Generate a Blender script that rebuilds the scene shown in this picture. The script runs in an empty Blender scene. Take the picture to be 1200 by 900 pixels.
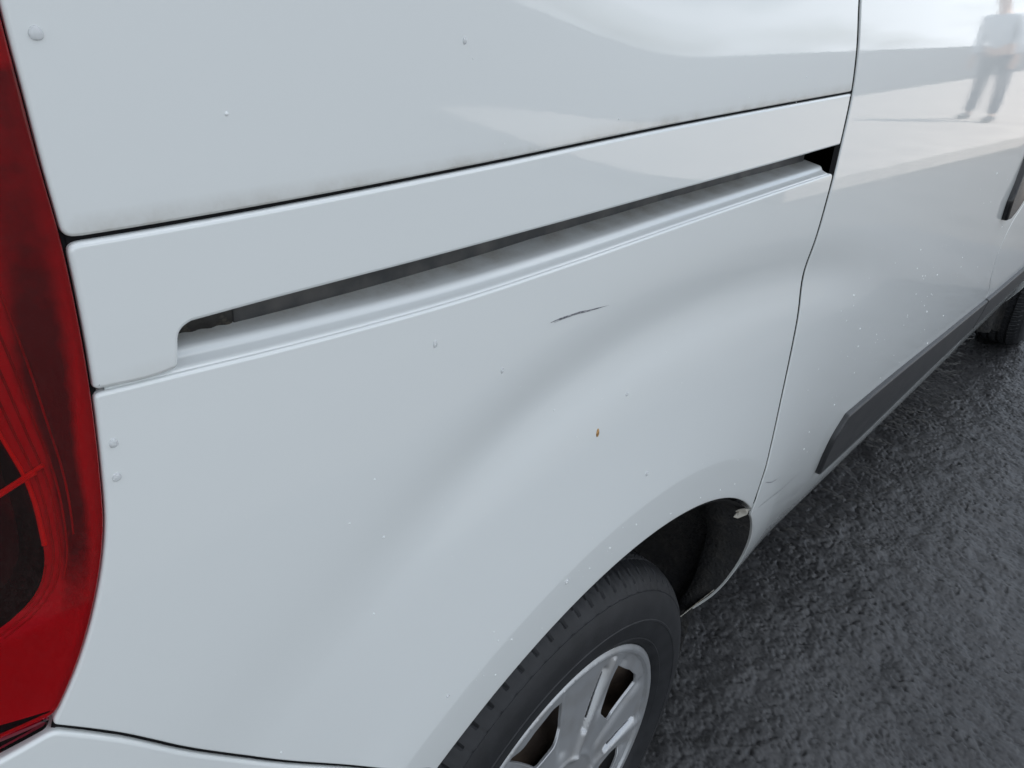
import bpy, math, random
import numpy as np
from mathutils import Vector, Matrix
from mathutils.geometry import delaunay_2d_cdt
random.seed(7); RNG = np.random.default_rng(7)
SC = bpy.context.scene; COL = SC.collection
# ---------------------------------------------------------------- camera
cam = bpy.data.cameras.new('camera'); cam_o = bpy.data.objects.new('camera', cam); COL.objects.link(cam_o)
cam.sensor_fit = 'HORIZONTAL'; cam.sensor_width = 36; cam.lens = 27.0
cam.clip_start = .01; cam.clip_end = 2000
cam_o.location = (-.530, -.282, 1.228)
cam_o.rotation_euler = tuple(math.radians(a) for a in (61.647, -4.031, -47.543))
SC.camera = cam_o
# ---------------------------------------------------------------- sky, sun, exposure
SUN_EL = math.radians(52); SUN_AZ = math.atan2(.42, .91)           # sun stands beyond the van, towards its front
w = bpy.data.worlds.new('World'); SC.world = w; w.use_nodes = True
nt = w.node_tree; nt.nodes.clear()
out = nt.nodes.new('ShaderNodeOutputWorld'); bg = nt.nodes.new('ShaderNodeBackground')
sky = nt.nodes.new('ShaderNodeTexSky'); sky.sky_type = 'NISHITA'; sky.sun_disc = False
sky.sun_elevation = SUN_EL; sky.sun_rotation = SUN_AZ; sky.altitude = 50; sky.air_density = 1.0; sky.dust_density = 1.2
tc = nt.nodes.new('ShaderNodeTexCoord'); mp = nt.nodes.new('ShaderNodeMapping'); mp.inputs['Scale'].default_value = (1, 1, 2.6)
no = nt.nodes.new('ShaderNodeTexNoise'); no.inputs['Scale'].default_value = 2.6; no.inputs['Detail'].default_value = 9; no.inputs['Roughness'].default_value = .56
rp = nt.nodes.new('ShaderNodeValToRGB'); rp.color_ramp.elements[0].position = .40; rp.color_ramp.elements[1].position = .60
mx = nt.nodes.new('ShaderNodeMix'); mx.data_type = 'RGBA'; mx.inputs[7].default_value = (11.9, 12.4, 13.0, 1)
nt.links.new(tc.outputs['Generated'], mp.inputs['Vector']); nt.links.new(mp.outputs[0], no.inputs['Vector'])
nt.links.new(no.outputs['Fac'], rp.inputs[0]); nt.links.new(rp.outputs[0], mx.inputs[0]); nt.links.new(sky.outputs[0], mx.inputs[6])
nt.links.new(mx.outputs[2], bg.inputs['Color']); bg.inputs['Strength'].default_value = .10; nt.links.new(bg.outputs[0], out.inputs[0])
sl = bpy.data.lights.new('sun', 'SUN'); sl.energy = 4.0; sl.angle = math.radians(.53); sl.color = (1, .955, .90)
so = bpy.data.objects.new('sun', sl); COL.objects.link(so)
sd = Vector((math.cos(SUN_EL)*math.sin(SUN_AZ), math.cos(SUN_EL)*math.cos(SUN_AZ), math.sin(SUN_EL)))
so.rotation_euler = (-sd).to_track_quat('-Z', 'Y').to_euler()
SC.view_settings.view_transform = 'Standard'; SC.view_settings.look = 'None'
SC.view_settings.exposure = .58; SC.view_settings.gamma = 1
# ---------------------------------------------------------------- body surface of the van
# s runs along the side (equal to x on the flat of the side, arc length round the corners), z is height
def nspline(xs, ys):
    xs = np.array(xs, float); ys = np.array(ys, float); n = len(xs)
    h = np.diff(xs); A = np.eye(n); b = np.zeros(n)
    for i in range(1, n-1):
        A[i, i-1] = h[i-1]; A[i, i] = 2*(h[i-1]+h[i]); A[i, i+1] = h[i]
        b[i] = 6*((ys[i+1]-ys[i])/h[i]-(ys[i]-ys[i-1])/h[i-1])
    M = np.linalg.solve(A, b)
    def f(x):
        x = np.clip(np.asarray(x, float), xs[0], xs[-1])
        i = np.clip(np.searchsorted(xs, x)-1, 0, n-2)
        a = (xs[i+1]-x); c = (x-xs[i]); hh = h[i]
        return (M[i]*a**3+M[i+1]*c**3)/(6*hh)+(ys[i]/hh-M[i]*hh/6)*a+(ys[i+1]/hh-M[i+1]*hh/6)*c
    return f
PROF = nspline([.20, .25, .30, .345, .40, .48, .56, .66, .78, .90, 1.0, 1.08, 1.15, 1.20, 1.26, 1.35, 1.5, 1.65, 1.80],
               [-.180, -.135, -.103, -.0785, -.0575, -.036, -.0215, -.0105, -.004, -.001, 0, -.0005, -.003, -.0065, -.013, -.027, -.058, -.095, -.140])
def sm(t):
    t = np.clip(t, 0, 1); return t*t*(3-2*t)
S0, LC = -.39, .48
_u = np.linspace(0, LC, 481); _th = math.pi/2*sm(_u/LC)
_cx = np.concatenate([[0], np.cumsum((np.cos(_th[1:])+np.cos(_th[:-1]))/2*(LC/480))])
_cy = np.concatenate([[0], np.cumsum((np.sin(_th[1:])+np.sin(_th[:-1]))/2*(LC/480))])
S1 = 3.50
def off(s, z):
    o = PROF(z)
    # the shoulder starts to turn in higher up towards the rear corner
    k = sm((1.50-z)/.22)*sm((z-1.05)/.05)
    o = o*(1-k*(.04+.92*(1-sm((s+.30)/.28))))
    r = np.hypot(s, z-.315)
    rb = np.hypot(np.where(s > 0, s*.62, s), z-.315)+1e-6; x_ = (r-.490)/np.maximum(r*.645/rb-.490, .05); t = np.clip((x_+np.sqrt(x_*x_+.0001))/2, 0, 1)
    fl = .0145*(1-t)**1.30
    # soft valley above the flare
    fl = fl-.0044*np.exp(-((rb-.667)/.031)**2)*(1-.80*sm((-.16-s)/.20))
    w = (1-sm((s-.30)/.40))*(1-.25*sm((-.26-s)/.14)*sm((r-.50)/.05))
    fl = fl*w
    # lower edge of the door swings out behind the wheel arch
    o = o+fl
    # front wheel flare
    r2 = np.hypot(s-3.105, z-.315); t2 = np.clip((r2-.42)/.14, 0, 1)
    o = o+.012*(1-t2)**1.35
    # dish behind the handle of the sliding door
    o = o-.012*np.exp(-((s-1.40)/.07)**2-((z-.97)/.09)**2)
    return o
def plan(s):
    s = np.asarray(s, float)
    u = np.clip(S0-s, 0, None); uc = np.minimum(u, LC)
    X = np.where(s < S0, S0-np.interp(uc, _u, _cx), s); Y = np.interp(uc, _u, _cy)+(u-uc)
    th = np.interp(uc, _u, _th)
    v = np.clip(s-S1, 0, None); vc = np.minimum(v, LC)
    X = np.where(s > S1, S1+np.interp(vc, _u, _cx), X); Y = Y+np.interp(vc, _u, _cy)+(v-vc)
    th = th-np.interp(vc, _u, _th)
    return X, Y, th
def pos(s, z, extra=0.):
    s = np.asarray(s, float); z = np.asarray(z, float)
    X, Y, th = plan(s); o = off(s, z)+extra
    return np.stack([X-np.sin(th)*o, Y-np.cos(th)*o, z+0*o], -1)
def frame(s, z, f=pos):
    e = 4e-4
    ds = (f(s+e, z)-f(s-e, z))/(2*e); dz = (f(s, z+e)-f(s, z-e))/(2*e)
    n = np.cross(ds, dz); n /= np.linalg.norm(n, axis=-1, keepdims=True)
    return ds, dz, n
# ---------------------------------------------------------------- end of surface
# ---------------------------------------------------------------- materials
def mat(name, base=(.8, .8, .8), rough=.5, metal=0., coat=0., coat_rough=.03, spec=.5, trans=0., ior=1.5, noise=None, bump=None):
    """noise = (scale, colour2, low, high[, detail]); bump = (scale, strength, distance)"""
    m = bpy.data.materials.new(name); m.use_nodes = True; n = m.node_tree; p = n.nodes['Principled BSDF']
    I = p.inputs
    I['Base Color'].default_value = (*base, 1); I['Roughness'].default_value = rough; I['Metallic'].default_value = metal
    I['Coat Weight'].default_value = coat; I['Coat Roughness'].default_value = coat_rough
    I['Specular IOR Level'].default_value = spec; I['Transmission Weight'].default_value = trans; I['IOR'].default_value = ior
    tc = n.nodes.new('ShaderNodeTexCoord')
    if noise:
        t = n.nodes.new('ShaderNodeTexNoise'); t.inputs['Scale'].default_value = noise[0]; t.inputs['Detail'].default_value = noise[4] if len(noise) > 4 else 6
        r = n.nodes.new('ShaderNodeValToRGB'); e = r.color_ramp.elements
        e[0].position = noise[2]; e[1].position = noise[3]; e[0].color = (*base, 1); e[1].color = (*noise[1], 1)
        n.links.new(tc.outputs['Object'], t.inputs['Vector']); n.links.new(t.outputs['Fac'], r.inputs[0]); n.links.new(r.outputs[0], I['Base Color'])
    if bump:
        t = n.nodes.new('ShaderNodeTexNoise'); t.inputs['Scale'].default_value = bump[0]; t.inputs['Detail'].default_value = 4
        b = n.nodes.new('ShaderNodeBump'); b.inputs['Strength'].default_value = bump[1]; b.inputs['Distance'].default_value = bump[2]
        n.links.new(tc.outputs['Object'], t.inputs['Vector']); n.links.new(t.outputs['Fac'], b.inputs['Height']); n.links.new(b.outputs[0], I['Normal'])
    return m
def paint(name, dirt=False):
    m = mat(name, (.750, .782, .778), .42, 0, 1.0, .02)
    n = m.node_tree; p = n.nodes['Principled BSDF']; p.inputs['Coat IOR'].default_value = 1.62
    p.inputs['Specular IOR Level'].default_value = .3
    tc = n.nodes.new('ShaderNodeTexCoord')
    # a dusty film: patches where the coat is a little duller, and faint specks
    t = n.nodes.new('ShaderNodeTexNoise'); t.inputs['Scale'].default_value = 9; t.inputs['Detail'].default_value = 8
    mr = n.nodes.new('ShaderNodeMapRange'); mr.inputs[1].default_value = .4; mr.inputs[2].default_value = .75; mr.inputs[3].default_value = .012; mr.inputs[4].default_value = .07
    n.links.new(tc.outputs['Object'], t.inputs['Vector']); n.links.new(t.outputs['Fac'], mr.inputs[0]); n.links.new(mr.outputs[0], p.inputs['Coat Roughness'])
    # orange peel, far below a millimetre
    t2 = n.nodes.new('ShaderNodeTexNoise'); t2.inputs['Scale'].default_value = 130; t2.inputs['Detail'].default_value = 1
    b = n.nodes.new('ShaderNodeBump'); b.inputs['Strength'].default_value = .10; b.inputs['Distance'].default_value = .0002
    n.links.new(tc.outputs['Object'], t2.inputs['Vector']); n.links.new(t2.outputs['Fac'], b.inputs['Height'])
    n.links.new(b.outputs[0], p.inputs['Coat Normal'])
    # grime gathered at the panel edge (attribute: metres from the edge it gathers at)
    a = n.nodes.new('ShaderNodeAttribute'); a.attribute_name = 'dirt'
    t3 = n.nodes.new('ShaderNodeTexNoise'); t3.inputs['Scale'].default_value = 45; t3.inputs['Detail'].default_value = 8
    t4 = n.nodes.new('ShaderNodeTexNoise'); t4.inputs['Scale'].default_value = 420; t4.inputs['Detail'].default_value = 3
    mul = n.nodes.new('ShaderNodeMath'); mul.operation = 'MULTIPLY'
    r3 = n.nodes.new('ShaderNodeMapRange'); r3.inputs[1].default_value = .3; r3.inputs[2].default_value = .7; r3.inputs[3].default_value = .25
    r4 = n.nodes.new('ShaderNodeMapRange'); r4.inputs[1].default_value = .35; r4.inputs[2].default_value = .65; r4.inputs[3].default_value = .8
    n.links.new(tc.outputs['Object'], t3.inputs['Vector']); n.links.new(tc.outputs['Object'], t4.inputs['Vector'])
    n.links.new(t3.outputs['Fac'], r3.inputs[0]); n.links.new(t4.outputs['Fac'], r4.inputs[0])
    n.links.new(a.outputs['Fac'], mul.inputs[0]); n.links.new(r3.outputs[0], mul.inputs[1])
    m2 = n.nodes.new('ShaderNodeMath'); m2.operation = 'MULTIPLY'; n.links.new(mul.outputs[0], m2.inputs[0]); n.links.new(r4.outputs[0], m2.inputs[1])
    mx = n.nodes.new('ShaderNodeMix'); mx.data_type = 'RGBA'; mx.inputs[6].default_value = (.750, .782, .778, 1); mx.inputs[7].default_value = (.30, .26, .20, 1)
    n.links.new(m2.outputs[0], mx.inputs[0]); n.links.new(mx.outputs[2], p.inputs['Base Color'])
    return m
M = {}
M['paint'] = paint('white_paint')
M['cavity'] = mat('dark_cavity', (.012, .013, .015), .7)
M['gap_shade'] = mat('black_gap_shade', (.008, .008, .009), .85, spec=.15)  # near-black, for the added strips that darken the panel gaps
M['track'] = mat('grey_track_metal', (.035, .037, .040), .5, .0, noise=(38, (.11, .105, .10), .42, .75), bump=(60, .2, .001))
M['grime'] = mat('grimy_black_metal', (.02, .018, .016), .6, noise=(160, (.14, .12, .09), .55, .75), bump=(220, .6, .001))
M['plastic'] = mat('grey_textured_plastic', (.026, .027, .029), .45, noise=(30, (.042, .042, .043), .45, .8), bump=(900, .25, .0004))
M['blackp'] = mat('black_gloss_plastic', (.012, .012, .013), .25)
M['liner'] = mat('black_felt_liner', (.030, .030, .031), .95, noise=(40, (.055, .052, .048), .4, .75), bump=(140, .9, .006))
M['tyre'] = mat('tyre_rubber', (.0085, .0095, .0115), .58, noise=(35, (.017, .018, .021), .4, .75), bump=(420, .25, .0005))
M['silver'] = mat('silver_wheel_paint', (.46, .475, .49), .40, .65, coat=.12, coat_rough=.1, bump=(700, .06, .0004), noise=(26, (.34, .33, .32), .45, .9, 10))
M['rust'] = mat('brown_brake_metal', (.075, .055, .042), .75, .1, noise=(30, (.14, .10, .07), .42, .75), bump=(90, .5, .003))
M['lens'] = mat('red_lens_plastic', (.82, .022, .065), .0, trans=1., ior=1.45)
M['lampred'] = mat('red_reflector', (.55, .03, .03), .35, .1, coat=.6, noise=(22, (.28, .02, .02), .35, .7))
M['lampbright'] = mat('bright_red_rib', (.95, .07, .04), .3, .1)
M['lampbrown'] = mat('brown_lamp_rim', (.30, .17, .13), .5, noise=(90, (.20, .11, .09), .35, .7))
M['lampdark'] = mat('dark_lamp_cup', (.012, .004, .005), .3, noise=(26, (.16, .012, .02), .48, .72))
M['chrome'] = mat('lamp_bright_metal', (.8, .8, .8), .08, 1.)
M['glass'] = mat('tinted_window_glass', (.02, .025, .028), .02, spec=.6, coat=1.)
M['spray'] = mat('dried_spray', (.80, .83, .83), .3)
M['water'] = mat('water', (.93, .95, .96), .03, trans=.55, ior=1.333)
M['seed'] = mat('brown_seed', (.58, .34, .13), .6, noise=(300, (.26, .14, .05), .4, .6))
M['scratch'] = mat('scratched_primer', (.10, .105, .12), .6, noise=(500, (.40, .41, .43), .42, .66))
M['rawedge'] = mat('pale_sealer', (.52, .50, .44), .6, noise=(80, (.25, .21, .15), .5, .7))
M['under'] = mat('underbody_black', (.015, .015, .016), .8)
# asphalt: coarse worn surface with raised chippings and bitumen between them
def asphalt():
    m = bpy.data.materials.new('asphalt'); m.use_nodes = True; n = m.node_tree; p = n.nodes['Principled BSDF']; L = n.links.new
    N = lambda t: n.nodes.new('ShaderNode'+t)
    tc = N('TexCoord')
    warp = N('TexNoise'); warp.inputs['Scale'].default_value = 55; warp.inputs['Detail'].default_value = 3
    wm = N('VectorMath'); wm.operation = 'SCALE'; wm.inputs['Scale'].default_value = .016
    wa = N('VectorMath'); wa.operation = 'ADD'
    L(tc.outputs['Object'], warp.inputs['Vector']); L(warp.outputs['Color'], wm.inputs[0]); L(tc.outputs['Object'], wa.inputs[0]); L(wm.outputs[0], wa.inputs[1])
    v = N('TexVoronoi'); v.feature = 'DISTANCE_TO_EDGE'; v.inputs['Scale'].default_value = 62; L(wa.outputs[0], v.inputs['Vector'])
    v2 = N('TexVoronoi'); v2.inputs['Scale'].default_value = 62; L(wa.outputs[0], v2.inputs['Vector'])
    v3 = N('TexVoronoi'); v3.feature = 'SMOOTH_F1'; v3.inputs['Scale'].default_value = 150; L(wa.outputs[0], v3.inputs['Vector'])
    mid = N('TexNoise'); mid.inputs['Scale'].default_value = 26; mid.inputs['Detail'].default_value = 7; mid.inputs['Roughness'].default_value = .62; L(tc.outputs['Object'], mid.inputs['Vector'])
    big = N('TexNoise'); big.inputs['Scale'].default_value = 2.2; big.inputs['Detail'].default_value = 8; L(tc.outputs['Object'], big.inputs['Vector'])
    e = N('MapRange'); e.inputs[1].default_value = 0; e.inputs[2].default_value = .28; L(v.outputs['Distance'], e.inputs[0])
    # some chippings stand, some are sunk
    sep = N('SeparateColor'); L(v2.outputs['Color'], sep.inputs[0])
    h1 = N('Math'); h1.operation = 'MULTIPLY'; L(e.outputs[0], h1.inputs[0]); L(sep.outputs[0], h1.inputs[1])
    h2 = N('Math'); h2.operation = 'MULTIPLY_ADD'; L(mid.outputs['Fac'], h2.inputs[0]); h2.inputs[1].default_value = 2.4; L(h1.outputs[0], h2.inputs[2])
    h3 = N('Math'); h3.operation = 'MULTIPLY_ADD'; L(v3.outputs['Distance'], h3.inputs[0]); h3.inputs[1].default_value = -.5; L(h2.outputs[0], h3.inputs[2])
    b = N('Bump'); b.inputs['Strength'].default_value = .85; b.inputs['Distance'].default_value = .0055; L(h3.outputs[0], b.inputs['Height']); L(b.outputs[0], p.inputs['Normal'])
    r = N('ValToRGB'); r.color_ramp.elements[0].color = (.042, .040, .037, 1); r.color_ramp.elements[1].color = (.088, .086, .083, 1)
    r.color_ramp.elements[0].position = .30; r.color_ramp.elements[1].position = .72
    mm = N('Math'); mm.operation = 'MULTIPLY_ADD'; mm.inputs[1].default_value = .35; L(sep.outputs[1], mm.inputs[0])
    mb = N('Math'); mb.operation = 'MULTIPLY'; mb.inputs[1].default_value = .65; L(big.outputs['Fac'], mb.inputs[0]); L(mb.outputs[0], mm.inputs[2])
    L(mm.outputs[0], r.inputs[0]); L(r.outputs[0], p.inputs['Base Color'])
    rr = N('MapRange'); rr.inputs[3].default_value = .42; rr.inputs[4].default_value = .75; L(mid.outputs['Fac'], rr.inputs[0]); L(rr.outputs[0], p.inputs['Roughness'])
    p.inputs['Specular IOR Level'].default_value = .45
    return m
M['asphalt'] = asphalt()
def lampband():
    m = mat('lamp_band', (.4, .02, .03), .4, coat=.4); n = m.node_tree; a = n.nodes.new('ShaderNodeAttribute'); a.attribute_name = 'dirt'
    t = n.nodes.new('ShaderNodeTexNoise'); t.inputs['Scale'].default_value = 160; t.inputs['Detail'].default_value = 6; tc = n.nodes.new('ShaderNodeTexCoord'); n.links.new(tc.outputs['Object'], t.inputs['Vector'])
    s_ = n.nodes.new('ShaderNodeMath'); s_.operation = 'MULTIPLY_ADD'; s_.inputs[1].default_value = .35; n.links.new(t.outputs['Fac'], s_.inputs[0]); o_ = n.nodes.new('ShaderNodeMath'); o_.operation = 'SUBTRACT'; o_.inputs[1].default_value = .17
    n.links.new(a.outputs['Fac'], s_.inputs[2]); n.links.new(s_.outputs[0], o_.inputs[0])
    r = n.nodes.new('ShaderNodeValToRGB'); e = r.color_ramp.elements; e[0].color = (.64, .015, .055, 1); e[1].color = (.10, .075, .04, 1); e[0].position = .12; e[1].position = .8
    n.links.new(o_.outputs[0], r.inputs[0]); n.links.new(r.outputs[0], n.nodes['Principled BSDF'].inputs['Base Color']); return m
M['lampband'] = lampband()
M['render'] = mat('white_wall_render', (.66, .68, .70), .8, noise=(2, (.74, .75, .76), .3, .7))
M['bark'] = mat('bark', (.09, .07, .05), .9, bump=(20, .6, .02))
M['leaf'] = mat('leaves', (.045, .075, .03), .55, noise=(1.2, (.09, .115, .05), .35, .7))
M['denim'] = mat('dark_denim', (.025, .032, .05), .85)
M['jacket'] = mat('pale_grey_jacket', (.50, .53, .56), .85)
M['skin'] = mat('skin', (.50, .32, .24), .5)
M['hair'] = mat('dark_hair', (.03, .022, .016), .6)
M['concrete'] = mat('pale_concrete', (.34, .31, .285), .8, noise=(3, (.42, .385, .35), .3, .7), bump=(60, .3, .002))
def asphaltnear():
    m = bpy.data.materials.new('asphalt_chippings'); m.use_nodes = True; n = m.node_tree; p = n.nodes['Principled BSDF']; L = n.links.new; N = lambda t: n.nodes.new('ShaderNode'+t)
    tc = N('TexCoord'); a = N('Attribute'); a.attribute_name = 'dirt'
    big = N('TexNoise'); big.inputs['Scale'].default_value = 2.2; big.inputs['Detail'].default_value = 8; L(tc.outputs['Object'], big.inputs['Vector'])
    f = N('TexNoise'); f.inputs['Scale'].default_value = 500; f.inputs['Detail'].default_value = 3; L(tc.outputs['Object'], f.inputs['Vector'])
    mm = N('Math'); mm.operation = 'MULTIPLY_ADD'; mm.inputs[1].default_value = .45; L(a.outputs['Fac'], mm.inputs[0])
    mb = N('Math'); mb.operation = 'MULTIPLY'; mb.inputs[1].default_value = .6; L(big.outputs['Fac'], mb.inputs[0]); L(mb.outputs[0], mm.inputs[2])
    r = N('ValToRGB'); e = r.color_ramp.elements; e[0].color = (.016, .0162, .017, 1); e[1].color = (.062, .062, .063, 1); e[0].position = .30; e[1].position = .78
    L(mm.outputs[0], r.inputs[0]); L(r.outputs[0], p.inputs['Base Color'])
    rr = N('MapRange'); rr.inputs[3].default_value = .30; rr.inputs[4].default_value = .62; L(f.outputs['Fac'], rr.inputs[0]); L(rr.outputs[0], p.inputs['Roughness'])
    b = N('Bump'); b.inputs['Strength'].default_value = .5; b.inputs['Distance'].default_value = .0008; L(f.outputs['Fac'], b.inputs['Height']); L(b.outputs[0], p.inputs['Normal'])
    return m
M['asphaltnear'] = asphaltnear()
# ---------------------------------------------------------------- mesh helpers
def link(name, me, m=None, parent=None, kind=None):
    o = bpy.data.objects.new(name, me); COL.objects.link(o)
    if m is not None and me is not None:
        me.materials.clear(); me.materials.append(M[m] if isinstance(m, str) else m)
    if parent is not None: o.parent = parent
    if kind: o['kind'] = kind
    return o
def tag(o, label=None, cat=None, group=None):
    if label: o['label'] = label
    if cat: o['category'] = cat
    if group: o['group'] = group
    return o
def mk(name, V, F, N=None, smooth=True, attr=None):
    me = bpy.data.meshes.new(name); V = np.asarray(V, float)
    me.from_pydata(V.tolist(), [], [tuple(int(i) for i in f) for f in F]); me.update()
    if smooth: me.polygons.foreach_set('use_smooth', [True]*len(me.polygons))
    if attr is not None:
        a = me.attributes.new('dirt', 'FLOAT', 'POINT'); a.data.foreach_set('value', np.asarray(attr, np.float32))
    if N is not None:
        me.normals_split_custom_set_from_vertices(np.asarray(N, float).tolist())
    return me
def catmull(P, step=.006, closed=False):
    P = np.array([p[:2] for p in P], float)
    if len(P) == 2:
        n = max(2, int(np.linalg.norm(P[1]-P[0])/step)+1); t = np.linspace(0, 1, n)[:, None]; return P[0]*(1-t)+P[1]*t
    E = np.vstack([2*P[0]-P[1], P, 2*P[-1]-P[-2]]); out = []
    for i in range(1, len(E)-2):
        a, b, c, d = E[i-1:i+3]; L = np.linalg.norm(c-b); n = max(1, int(L/step+.5))
        ab = max(np.linalg.norm(b-a), 1e-6)**.5; bc = max(L, 1e-6)**.5; cd = max(np.linalg.norm(d-c), 1e-6)**.5
        m1 = (c-b)+bc*((b-a)/ab-(c-a)/(ab+bc))*1.0*bc/bc; m1 = bc*bc*((b-a)/(ab*ab)*(bc/(ab+bc))+(c-b)/(bc*bc)*(ab/(ab+bc)))
        m2 = bc*bc*((c-b)/(bc*bc)*(cd/(bc+cd))+(d-c)/(cd*cd)*(bc/(bc+cd)))
        for t in np.linspace(0, 1, n, endpoint=False):
            t2, t3 = t*t, t*t*t
            out.append((2*t3-3*t2+1)*b+(t3-2*t2+t)*m1+(-2*t3+3*t2)*c+(t3-t2)*m2)
    out.append(P[-1]); return np.array(out)
def ring(segs, step=.006, fillet=.004):
    """segs: list of point lists (each a smooth curve) joined into a closed outline, corners rounded"""
    pts = []; corners = []
    C = [catmull(s, step) for s in segs]
    for i, c in enumerate(C):
        prev = C[i-1][-1]
        if np.linalg.norm(c[0]-prev) < 1e-5: c = c[1:] if i else c
        else:
            if i: c = np.vstack([catmull([prev, c[0]], step)[1:-1], c]) if np.linalg.norm(c[0]-prev) > step*1.5 else c
        pts.append(c)
    P = np.vstack(pts)
    if np.linalg.norm(P[0]-P[-1]) > step*1.5: P = np.vstack([P, catmull([P[-1], P[0]], step)[1:-1]])
    elif np.linalg.norm(P[0]-P[-1]) < 1e-5: P = P[:-1]
    # orientation counter-clockwise
    x, y = P.T
    if (x*np.roll(y, -1)-y*np.roll(x, -1)).sum() < 0: P = P[::-1]
    # merge near-duplicates, then round sharp corners by walking the outline
    P = P[np.linalg.norm(P-np.roll(P, 1, 0), axis=1) > 1.2e-3]
    n = len(P); a = P-np.roll(P, 1, 0); b = np.roll(P, -1, 0)-P
    ang = np.abs(np.arctan2(a[:, 0]*b[:, 1]-a[:, 1]*b[:, 0], (a*b).sum(1)))
    cum = np.concatenate([[0], np.cumsum(np.linalg.norm(b, axis=1))]); T = cum[-1]; cum = cum[:-1]
    at = lambda v: np.array([np.interp(v % T, np.append(cum, T), np.append(P[:, k], P[0, k])) for k in (0, 1)])
    ci = np.where(ang > .35)[0]; drop_ = np.zeros(n, bool); ins_ = {}
    for q, i in enumerate(ci):
        gp = (cum[i]-cum[ci[q-1]]) % T if len(ci) > 1 else T; gn = (cum[ci[(q+1) % len(ci)]]-cum[i]) % T if len(ci) > 1 else T
        d = min(fillet, gp*.45 or fillet, gn*.45 or fillet); p0, p1 = at(cum[i]-d), at(cum[i]+d)
        dd = np.abs((cum-cum[i]+T/2) % T-T/2); drop_ |= dd < d+2e-4
        ins_[i] = [(1-t)**2*p0+2*t*(1-t)*P[i]+t*t*p1 for t in (0, .17, .33, .5, .67, .83, 1)]
    out = []
    for i in range(n):
        if i in ins_: out += ins_[i]
        elif not drop_[i]: out.append(P[i])
    P = np.array(out)
    keep = np.linalg.norm(P-np.roll(P, 1, 0), axis=1) > 2e-4
    return P[keep]
def outn(P):
    t = np.roll(P, -1, 0)-np.roll(P, 1, 0); t /= np.linalg.norm(t, axis=1, keepdims=True)+1e-12
    return np.stack([t[:, 1], -t[:, 0]], 1)
def inside(Q, P):
    x, y = Q[:, 0][:, None], Q[:, 1][:, None]; x0, y0 = P.T; x1, y1 = np.roll(P, -1, 0).T
    res = np.zeros(len(Q), bool)
    for k in range(0, len(Q), 4000):
        s = slice(k, k+4000)
        c = ((y0 > y[s]) != (y1 > y[s])) & (x[s] < (x1-x0)*(y[s]-y0)/(y1-y0+1e-15)+x0)
        res[s] = c.sum(1) % 2 == 1
    return res
def dist(Q, P):
    res = np.full(len(Q), 9.)
    A = P; B = np.roll(P, -1, 0); d = B-A; dd = (d*d).sum(1)+1e-15
    for k in range(0, len(Q), 2000):
        q = Q[k:k+2000][:, None]; t = np.clip(((q-A)*d).sum(-1)/dd, 0, 1)
        res[k:k+2000] = np.sqrt((((q-A)-t[..., None]*d)**2).sum(-1)).min(1)
    return res
YC = .915
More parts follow.
